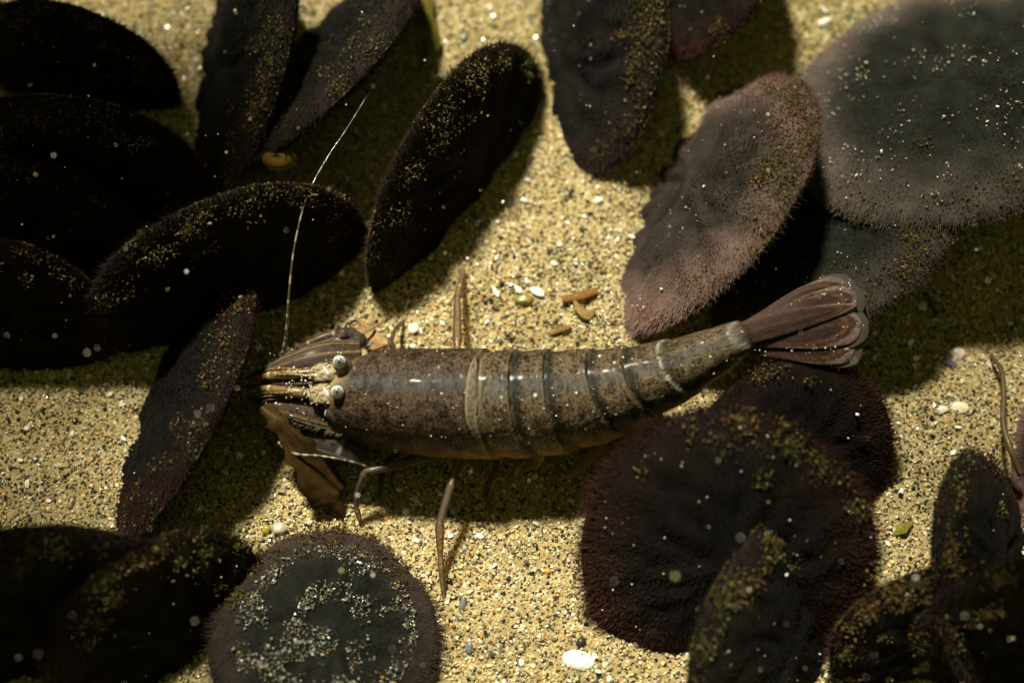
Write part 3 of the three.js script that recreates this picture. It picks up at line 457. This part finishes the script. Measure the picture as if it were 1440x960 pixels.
// grains caught on the shell
{
  const gl = [];
  for (let i = 0; i < 120; i++) { const x = R(480, 1040), phi = G() * 0.8 + 0.3, p = bodyPoint(x, phi).sub(shrimpBase), r = (rnd() < 0.15 ? R(0.22, 0.36) : R(0.08, 0.18)) * MM; gl.push([p, spinQ(), V(r * R(1, 1.6), r * 0.7, r), rnd() < 0.75 ? lin(0.8, 0.8, 0.74) : lin(0.4, 0.33, 0.18)]); }
  for (let i = 0; i < 110; i++) { const t = Math.pow(rnd(), 0.8), k = [[1042, 467, 1199, 397], [1058, 491, 1210, 486], [1052, 485, 1216, 455], [1046, 471, 1205, 414]][i % 4], p = W(lerp(k[0], k[2], t), lerp(k[1], k[3], t) + G() * 5, 24.2 - t * 0.6).sub(shrimpBase), r = R(0.07, 0.19) * MM; gl.push([p, spinQ(), V(r * R(1, 1.8), r * 0.7, r), lin(0.75, 0.72, 0.62)]); }
  for (let i = 0; i < 70; i++) { const p = W(R(385, 470), R(515, 570), 17.4).sub(shrimpBase), r = R(0.08, 0.22) * MM; gl.push([p, spinQ(), V(r * R(1, 1.8), r * 0.7, r), rnd() < 0.6 ? lin(0.8, 0.78, 0.7) : lin(0.45, 0.33, 0.12)]); }
  for (let i = 0; i < 110; i++) { const p = W(457 + G() * 13, (i & 1 ? 522 : 554) + G() * 8, 18.6).sub(shrimpBase), r = R(0.1, 0.28) * MM, w0 = rnd(); gl.push([p, spinQ(), V(r * R(1, 1.7), r * 0.6, r), w0 < 0.4 ? lin(0.66, 0.58, 0.4) : w0 < 0.6 ? lin(0.8, 0.78, 0.7) : w0 < 0.85 ? lin(0.36, 0.27, 0.12) : lin(0.04, 0.03, 0.02)]); }
  for (let i = 0; i < 90; i++) { const k = i & 1, t = rnd(), p = W(lerp(485, 360, t), lerp(k ? 586 : 496, k ? 563 : 527, t) + G() * 9, 15.4 - 1.6 * t).sub(shrimpBase), r = R(0.06, 0.2) * MM; gl.push([p, spinQ(), V(r * R(1, 2), r * 0.6, r), rnd() < 0.55 ? lin(0.75, 0.72, 0.62) : lin(0.3, 0.2, 0.07)]); }
  scatter('stuck_grains', stuckGeo, stuckMat, gl, shrimp);
  const hairs = [];
  for (let i = 0; i < 420; i++) { const k = i & 1, t = rnd(), s = rnd() < 0.5 ? 1 : -1, hw = 25 * Math.pow(Math.max(0, 1 - Math.pow(t, 1.7)), 0.72), p = W(lerp(485, 352, t), (k ? lerp(585, 561, t) : lerp(497, 531, t)) + s * hw, 14.3 - 1.8 * t).sub(shrimpBase), d = V(-0.75 + 0.2 * G(), 0.15 * G(), s * 0.7 + 0.2 * G()).normalize(); hairs.push([p, new THREE.Quaternion().setFromUnitVectors(UP, d), V(0.05 * MM, R(0.7, 1.6) * MM, 0.05 * MM), lin(0.16, 0.11, 0.06)]); }
  scatter('setae', spineGeo, spineMat, hairs, shrimp);
}

// ------------------------------------------------------------------ shells, pebbles, weed on the sand
rnd = mulberry(1300);
function chip(name, label, category, at, size, turn, colour, { h = 0, thick = 0.22, curve = 0.25, tiltX = 0.15, tiltZ = 0.1, sides = 7, rough = 0.3, group, smoothEdge = false } = {}) {
  const q = mulberry(Math.round(at[0] * 7 + at[1])), rows = 6, ns = smoothEdge ? 36 : sides * 4, corner = [];
  for (let i = 0; i < sides; i++) corner.push(smoothEdge ? 1 : 0.5 + 0.75 * q());
  const pos = [], idx = [], col = [];
  const out = (f) => { const k = f * sides, i = Math.floor(k) % sides, t = k - Math.floor(k); return smoothEdge ? 1 + 0.12 * Math.cos(f * 6.2832) : lerp(corner[i], corner[(i + 1) % sides], t) * (1 - 0.1 * Math.sin(Math.PI * t)); };
  for (const s of [1, -1]) for (let r = 0; r <= rows; r++) for (let j = 0; j < ns; j++) { const f = j / ns, rr = r / rows * out(f), x = rr * Math.cos(f * 6.2832), z = rr * Math.sin(f * 6.2832); const y = curve * (1 - x * x - z * z) + s * thick * 0.5 * (r === rows ? 0.35 : 1); pos.push(x, y, z); const k = 0.25 * n3(x * 2.5, z * 2.5, at[0]) + 0.1 * Math.sin(rr * 22); col.push(...colour.map((v) => v * (1 + k))); }
  const L = (rows + 1) * ns;
  for (let r = 0; r < rows; r++) for (let j = 0; j < ns; j++) { const a = r * ns + j, b = r * ns + (j + 1) % ns; idx.push(a, b, a + ns, b, b + ns, a + ns, L + a, L + a + ns, L + b, L + b, L + a + ns, L + b + ns); }
  for (let j = 0; j < ns; j++) { const a = rows * ns + j, b = rows * ns + (j + 1) % ns; idx.push(a, b, a + L, b, b + L, a + L); }
  const p = W(at[0], at[1], h), o = solo(name, geoFrom(pos, idx, col), phys({ vertexColors: true, roughness: rough, clearcoat: 0.5, clearcoatRoughness: 0.2 }), label, category, group);
  o.position.set(p.x, (h ? h * MM : bedH(p.x, p.z)) + 0.35 * MM, p.z); o.rotation.set(tiltX, rad(-turn), tiltZ); o.scale.set(size[0] * PX / 2, Math.min(size[0], size[1]) * PX / 2, size[1] * PX / 2);
  return o;
}
function pebble(name, label, category, at, size, turn, colour, { h = 0, rough = 0.45, detail = 3, seed = 1 } = {}) {
  const p = W(at[0], at[1], h), o = solo(name, rock(60 + seed, detail, 0.2, 0.75), phys({ color: lin(...colour), roughness: rough, clearcoat: 0.4, clearcoatRoughness: 0.2 }), label, category);
  o.position.set(p.x, (h ? h * MM : bedH(p.x, p.z)) + 0.3 * MM, p.z); o.rotation.set(0.1, rad(-turn), 0.1); o.scale.set(size[0] * PX / 2, Math.min(...size) * PX / 2, size[1] * PX / 2); return o;
}
const white = [0.82, 0.8, 0.74], pink = [0.75, 0.62, 0.55], amberC = [0.42, 0.22, 0.03];
const fragG = 'loose shell fragments on the sand';
chip('shell_fragment', 'large smooth white oval shell on the sand at the bottom edge', 'shell', [810, 930], [42, 25], 12, [0.85, 0.86, 0.88], { smoothEdge: true, curve: 0.35, thick: 0.12, group: fragG });
chip('shell_fragment', 'pinkish white shell fragment beside a purple shard on the right-hand sand', 'shell', [1350, 498], [30, 20], -5, pink, { group: fragG });
chip('mussel_shard', 'small purple mussel shard lying on the right-hand sand', 'shell', [1338, 513], [34, 10], 25, [0.16, 0.1, 0.17], { group: fragG });
chip('shell_fragment', 'broken cream shell fragment below the purple shard on the right', 'shell', [1350, 577], [34, 22], 10, [0.8, 0.7, 0.52], { sides: 6, group: fragG });
chip('shell_fragment', 'tiny white triangle chip left of the broken cream fragment', 'shell', [1322, 579], [16, 12], 0, white, { sides: 3, group: fragG });
chip('shell_fragment', 'round white shell bit by the dark twig on the right-hand sand', 'shell', [1297, 433], [16, 15], 0, white, { group: fragG });
chip('shell_fragment', 'cream shell fragment touching the back of the shrimp carapace', 'shell', [581, 466], [22, 15], -20, [0.84, 0.76, 0.66], { group: fragG });
chip('shell_fragment', 'bright white triangular shell chip above the abdomen beside an olive pebble', 'shell', [755, 416], [26, 17], 30, white, { sides: 4, group: fragG });
chip('shell_fragment', 'thin white shell sliver left of the olive pebble', 'shell', [697, 415], [24, 8], 60, white, { sides: 4, group: fragG });
chip('shell_fragment', 'white splinter just above the olive pebble', 'shell', [728, 411], [18, 8], 45, white, { sides: 5, group: fragG });
chip('shell_fragment', 'small square white chip in the middle of the bright sand', 'shell', [778, 376], [13, 12], 20, white, { sides: 4, group: fragG });
chip('shell_fragment', 'grey-white chip in the green shade right of the brown sand dollar', 'shell', [736, 285], [15, 10], 15, [0.6, 0.62, 0.55], { group: fragG });
chip('shell_fragment', 'upper grey-white chip in the green shade near the sand dollars', 'shell', [741, 256], [12, 7], 10, [0.6, 0.62, 0.55], { group: fragG });
chip('shell_fragment', 'white chip near the lower tip of the top centre sand dollar', 'shell', [840, 287], [15, 10], -10, white, { group: fragG });
chip('shell_fragment', 'white shell bit in the bright gap above the brown sand dollar', 'shell', [615, 114], [17, 11], -15, white, { group: fragG });
chip('shell_fragment', 'long bright white shell piece at the top beside the corner sand dollar', 'shell', [1158, 32], [34, 13], -25, white, { group: fragG });
chip('shell_fragment', 'white curved shell bit beside the red spine fringe', 'shell', [822, 736], [16, 9], -10, [0.85, 0.74, 0.52], { group: fragG });
chip('shell_fragment', 'small white chip on the left-hand sand near the frame edge', 'shell', [41, 683], [9, 14], 10, white, { group: fragG });
chip('shell_fragment', 'pale chip in the shade below the narrow reddish sand dollar', 'shell', [287, 718], [13, 9], 30, [0.6, 0.58, 0.5], { group: fragG });
chip('shell_fragment', 'white chip on the sand just under the front walking leg', 'shell', [586, 760], [13, 8], 10, white, { group: fragG });
chip('shell_fragment', 'white chip right of the tip of the long walking leg', 'shell', [661, 833], [12, 8], -20, white, { group: fragG });
chip('shell_fragment', 'small white chip among black grains below the shrimp shadow', 'shell', [675, 754], [13, 9], -20, white, { group: fragG });
chip('shell_fragment', 'small white chip left of the large oval shell', 'shell', [733, 933], [11, 10], 0, white, { group: fragG });
chip('shell_fragment', 'white chip at the far right of the sand above the stem', 'shell', [1421, 457], [11, 8], 0, white, { group: fragG });
chip('shell_fragment', 'white flake lying among grains on the flat bottom sand dollar', 'shell', [408, 953], [17, 8], -5, white, { h: 8.6, group: fragG });
pebble('pebble', 'olive pebble on bright sand beside the white triangular chip', 'pebble', [736, 426], [26, 17], 5, [0.2, 0.17, 0.03], { seed: 2 });
pebble('pebble', 'dark grey pebble on the bright sand at the top', 'pebble', [652, 60], [11, 13], 0, [0.06, 0.07, 0.07], { seed: 3 });
pebble('pebble', 'slate pebble on the lower sand below the long walking leg tip', 'pebble', [651, 852], [9, 24], 8, [0.1, 0.11, 0.115], { seed: 4 });
pebble('pebble', 'blue-grey pebble on the lower sand near the bottom edge', 'pebble', [660, 912], [10, 18], 0, [0.13, 0.15, 0.17], { seed: 5 });
pebble('pebble', 'black pebble just above the large oval shell', 'pebble', [817, 907], [13, 15], 20, [0.02, 0.018, 0.015], { seed: 6 });
pebble('pebble', 'small orange pebble on the lower sand', 'pebble', [770, 804], [9, 8], 0, [0.6, 0.28, 0.04], { seed: 7 });
pebble('pebble', 'pale grey pebble on lit sand left of the kelp scrap', 'pebble', [395, 748], [22, 17], 0, [0.4, 0.38, 0.32], { seed: 8 });
pebble('pebble', 'yellow-green pebble touching the pale grey one', 'pebble', [377, 749], [12, 14], 0, [0.3, 0.24, 0.03], { seed: 9 });
pebble('bead', 'brown glossy bead sitting on the flat bottom sand dollar', 'bead', [404, 902], [27, 23], 10, [0.06, 0.03, 0.015], { h: 8.4, rough: 0.12, seed: 10 });
pebble('bead', 'black glossy bead on the flat bottom sand dollar near the frame edge', 'bead', [476, 934], [19, 17], 0, [0.008, 0.008, 0.008], { h: 8.6, rough: 0.1, seed: 11 });
{ // amber snail in a gap between dark dollars
  const g = new THREE.SphereGeometry(1, 40, 28), p = g.attributes.position, col = [];
  for (let i = 0; i < p.count; i++) { const x = p.getX(i), y = p.getY(i), z = p.getZ(i), a = Math.atan2(z, x), rib = 0.04 * Math.sin(a * 18), s = 1 + rib + 0.12 * Math.cos(a); p.setXYZ(i, x * s, y * (0.8 + 0.1 * Math.cos(a * 2)), z * s * 0.85); col.push(...jitter([0.2, 0.12, 0.018], rib * 6 - 0.35 * smooth(-x, -0.2, 0.8))); }
  g.setAttribute('color', new THREE.Float32BufferAttribute(col, 3)); g.computeVertexNormals();
  const o = solo('snail_shell', g, phys({ vertexColors: true, roughness: 0.3, clearcoat: 0.6 }), 'amber ribbed snail shell in the gap above the long black sand dollar', 'snail shell'), q = W(390, 224, 14);
  o.position.copy(q); o.scale.set(25 * PX, 18 * PX, 19 * PX);
}
const weedM = phys({ vertexColors: true, roughness: 0.55, specularIntensity: 0.35, clearcoat: 0.05, transmission: 0.35, thickness: 0 });
function weed(name, label, category, pts, w, colour, th = 0.25, o = {}) {
  const P = pts.map(([x, y, h]) => { const p = W(x, y, h); if (h < 5) p.y += bedH(p.x, p.z); return p; }), c = P[0].clone(); c.y = 0;
  const wf = (t) => { const f = t * (w.length - 1), k = Math.min(w.length - 2, Math.floor(f)); return lerp(w[k], w[k + 1], f - k) * PX * (1 + (o.ragged || 0.08) * (n3(t * 12, pts[0][0], 1) + 0.5 * n3(t * 31, pts[0][0], 4))); };
  const m = solo(name, moved(leaf(P, wf, th * MM, o.up || UP, (t, x) => jitter(colour, 1.5 * fbm(t * (o.grain || 8), x * 4, pts[0][0], 4) - 0.35 * smooth(Math.abs(x), 0.8, 1)), 40, 10, o.curl || 0, (o.wave || 0) * MM), c), weedM, label, category); m.position.copy(c); return m;
}
weed('kelp_scrap', 'brown kelp scrap standing by the shrimp head, narrow above and wide below', 'kelp', [[372, 570, 15], [395, 598, 14.5], [425, 640, 11], [458, 690, 5], [478, 728, 0.5]], [9, 13, 13, 22, 30, 24, 4], [0.065, 0.034, 0.009], 0.3, { up: V(0.3, 1, 0.1).normalize(), curl: 0.15, wave: 0.5, ragged: 0.4, grain: 16 });
weed('kelp_scrap', 'tawny kelp scrap lying under the shrimp head beside the claw', 'kelp', [[400, 590, 4], [440, 603, 4], [495, 612, 4.5], [540, 628, 3]], [3, 17, 20, 14, 2], [0.28, 0.17, 0.05], 0.3, { wave: 0.2 });
weed('weed_scrap', 'tan frayed weed scrap against the back edge of the shrimp head', 'seaweed', [[556, 488, 7], [530, 478, 6], [512, 462, 5], [503, 448, 4.5]], [3, 11, 8, 1], [0.42, 0.28, 0.12], 0.3, { wave: 0.2 });
weed('weed_scrap', 'short tawny weed flake behind the upper eye, nearest the carapace', 'seaweed', [[545, 486, 8], [525, 486, 7.5], [506, 480, 7]], [2, 7, 2], [0.34, 0.2, 0.08], 0.3, { wave: 0.2 });
weed('weed_scrap', 'pale upright weed sliver standing behind the upper eye', 'seaweed', [[528, 470, 3], [522, 455, 4.5], [524, 440, 5]], [2, 5, 1], [0.45, 0.34, 0.18], 0.3);
weed('weed_scrap', 'thin tan weed splinter crossing behind the shrimp eye', 'seaweed', [[500, 475, 9], [520, 462, 7], [540, 452, 5]], [1.5, 3, 1], [0.35, 0.25, 0.12], 0.3);
weed('weed_scrap', 'amber weed stick lying on bright sand above the abdomen', 'seaweed', [[790, 425, 0.8], [812, 421, 1], [840, 413, 1.2]], [5, 6, 7, 5], [0.24, 0.1, 0.006], 0.5);
weed('weed_scrap', 'forked amber weed scrap just below the amber stick', 'seaweed', [[772, 472, 0.7], [790, 465, 0.8], [803, 462, 0.8]], [2, 5, 3], [0.26, 0.14, 0.03], 0.5);
weed('weed_scrap', 'pale amber leaf scrap between the two amber weed pieces', 'seaweed', [[806, 422, 1], [813, 437, 1], [826, 447, 0.8], [836, 440, 0.7]], [1, 6, 8, 2], [0.3, 0.2, 0.05], 0.3);
weed('weed_scrap', 'olive leaf scrap on sand above the bottom right sand dollar', 'seaweed', [[1258, 752, 0.6], [1270, 743, 0.9], [1284, 735, 0.6]], [2, 8, 2], [0.28, 0.24, 0.03], 0.3);
weed('weed_strip', 'olive wavy weed strip running down the sand at the top', 'seaweed', [[602, -8, 3], [598, 25, 4], [608, 55, 3.2], [606, 80, 2.4], [592, 104, 1.6]], [9, 13, 10, 13, 10, 4], [0.2, 0.17, 0.02], 0.4, { wave: 0.6, curl: 0.2 });
{
  const stem = (label, pts, r, c, name = 'twig', cat = 'twig') => { const P = pts.map(([x, y, h]) => { const p = W(x, y, h); if (h < 5) p.y += bedH(p.x, p.z); return p; }), b = P[0].clone(); b.y = 0; const m = solo(name, moved(tube(P, r.map((v) => v * MM), 40, 8, (t, q) => jitter(c, 0.8 * fbm(t * 20, q, 2, 3))), b), phys({ vertexColors: true, roughness: 0.5, clearcoat: 0.2 }), label, cat); m.position.copy(b); };
  stem('long brown bent stem at the right edge of the sand', [[1394, 500, 1.5], [1408, 522, 4], [1412, 555, 6], [1412, 600, 8], [1422, 632, 9], [1436, 668, 7]], [0.35, 0.5, 0.55, 0.6, 0.65, 0.6], [0.09, 0.055, 0.02], 'stem', 'stem');
  stem('dark needle-like twig by the amber stick', [[832, 442, 0.8], [842, 452, 0.8], [850, 455, 0.4]], [0.1, 0.14, 0.08], [0.05, 0.03, 0.015]);
  stem('short dark twig beside a round white shell bit on the right', [[1301, 412, 1], [1309, 426, 1.2], [1320, 440, 0.8]], [0.2, 0.35, 0.5], [0.03, 0.022, 0.012]);
  stem('thin dark twig on the bright sand left of the lilac sand dollar', [[806, 262, 1.2], [800, 275, 0.9], [790, 290, 0.5]], [0.18, 0.22, 0.15], [0.06, 0.04, 0.02]);
  stem('fine dark twig in green shade above the shrimp back', [[603, 380, 1], [612, 392, 1], [624, 403, 0.6]], [0.12, 0.16, 0.1], [0.03, 0.025, 0.015]);
}
{  // unseen fronds added overhead only to block sun over chosen regions
  rnd = mulberry(1500);
  const shadeFrondM = phys({ vertexColors: true, roughness: 0.5, transmission: 0.3, thickness: 0 });
  const aim = (px, py, y) => W(px, py, 15).addScaledVector(SUN, y / SUN.y);          // the point above whose shade falls there
  const frond = (label, a, b, y, w) => { const p = aim(a[0], a[1], y), q = aim(b[0], b[1], y + 0.02), m = p.clone().lerp(q, 0.5).add(V(0, 0.012, 0)), c = p.clone();
    const o = solo('added_shade_frond', moved(leaf([p, m, q], (t) => w * PX * (0.35 + 0.65 * Math.sin(Math.PI * clamp(t, 0.02, 0.98))) * (1 + 0.12 * n3(t * 9, w, 3)), 0.8 * MM, UP, (t, x) => jitter([0.1, 0.06, 0.012], 0.9 * fbm(t * 10, x * 4, w, 3)), 60, 14, 0.1, 2.5 * MM), c), shadeFrondM, label, 'kelp'); o.position.copy(c); };
  frond('longest brown frond added unseen to shade the left side, out of the picture', [-420, 260], [440, 150], 0.24, 190);
  frond('second brown frond added unseen to shade the top left corner, out of the picture', [-300, 10], [400, -30], 0.27, 110);
  frond('brown frond added unseen to shade the lower left corner, out of the picture', [-420, 820], [260, 940], 0.23, 150);
  frond('broad brown frond added high up to shade the top right, out of the picture', [1020, 20], [1400, 240], 0.7, 110);
  frond('dark brown frond added high up to shade the left edge, out of the picture', [-90, 420], [-40, 960], 0.5, 170);
  frond('narrow brown frond added high up to shade the right edge, out of the picture', [1480, 380], [1420, 900], 0.66, 130);
  frond('short brown frond added unseen to shade the lower right corner, out of the picture', [1330, 905], [1800, 900], 0.23, 110);
}
// specks drifting in the water, each a tiny real grain
{
  rnd = mulberry(1700); const gl = [];
  for (let i = 0; i < 260; i++) { const p = W(R(-40, 1480), R(-40, 1000), R(26, 60)), r = (rnd() < 0.1 ? R(0.2, 0.34) : R(0.07, 0.16)) * MM; gl.push([p, spinQ(), V(r, r, r), rnd() < 0.6 ? lin(0.85, 0.85, 0.8) : lin(0.6, 0.55, 0.25)]); }
  const m = scatter('drifting_specks', rock(71, 0, 0.3), std({ roughness: 0.5 }), gl, scene); tag(m, 'pale specks drifting in the water above the sand dollars', 'specks');
}

const renderer = new THREE.WebGLRenderer({ antialias: true });
renderer.setSize(1024, 682); renderer.toneMapping = THREE.LinearToneMapping; renderer.toneMappingExposure = EXPOSURE;
renderer.shadowMap.enabled = true; renderer.shadowMap.type = THREE.PCFSoftShadowMap;
renderer.render(scene, camera);
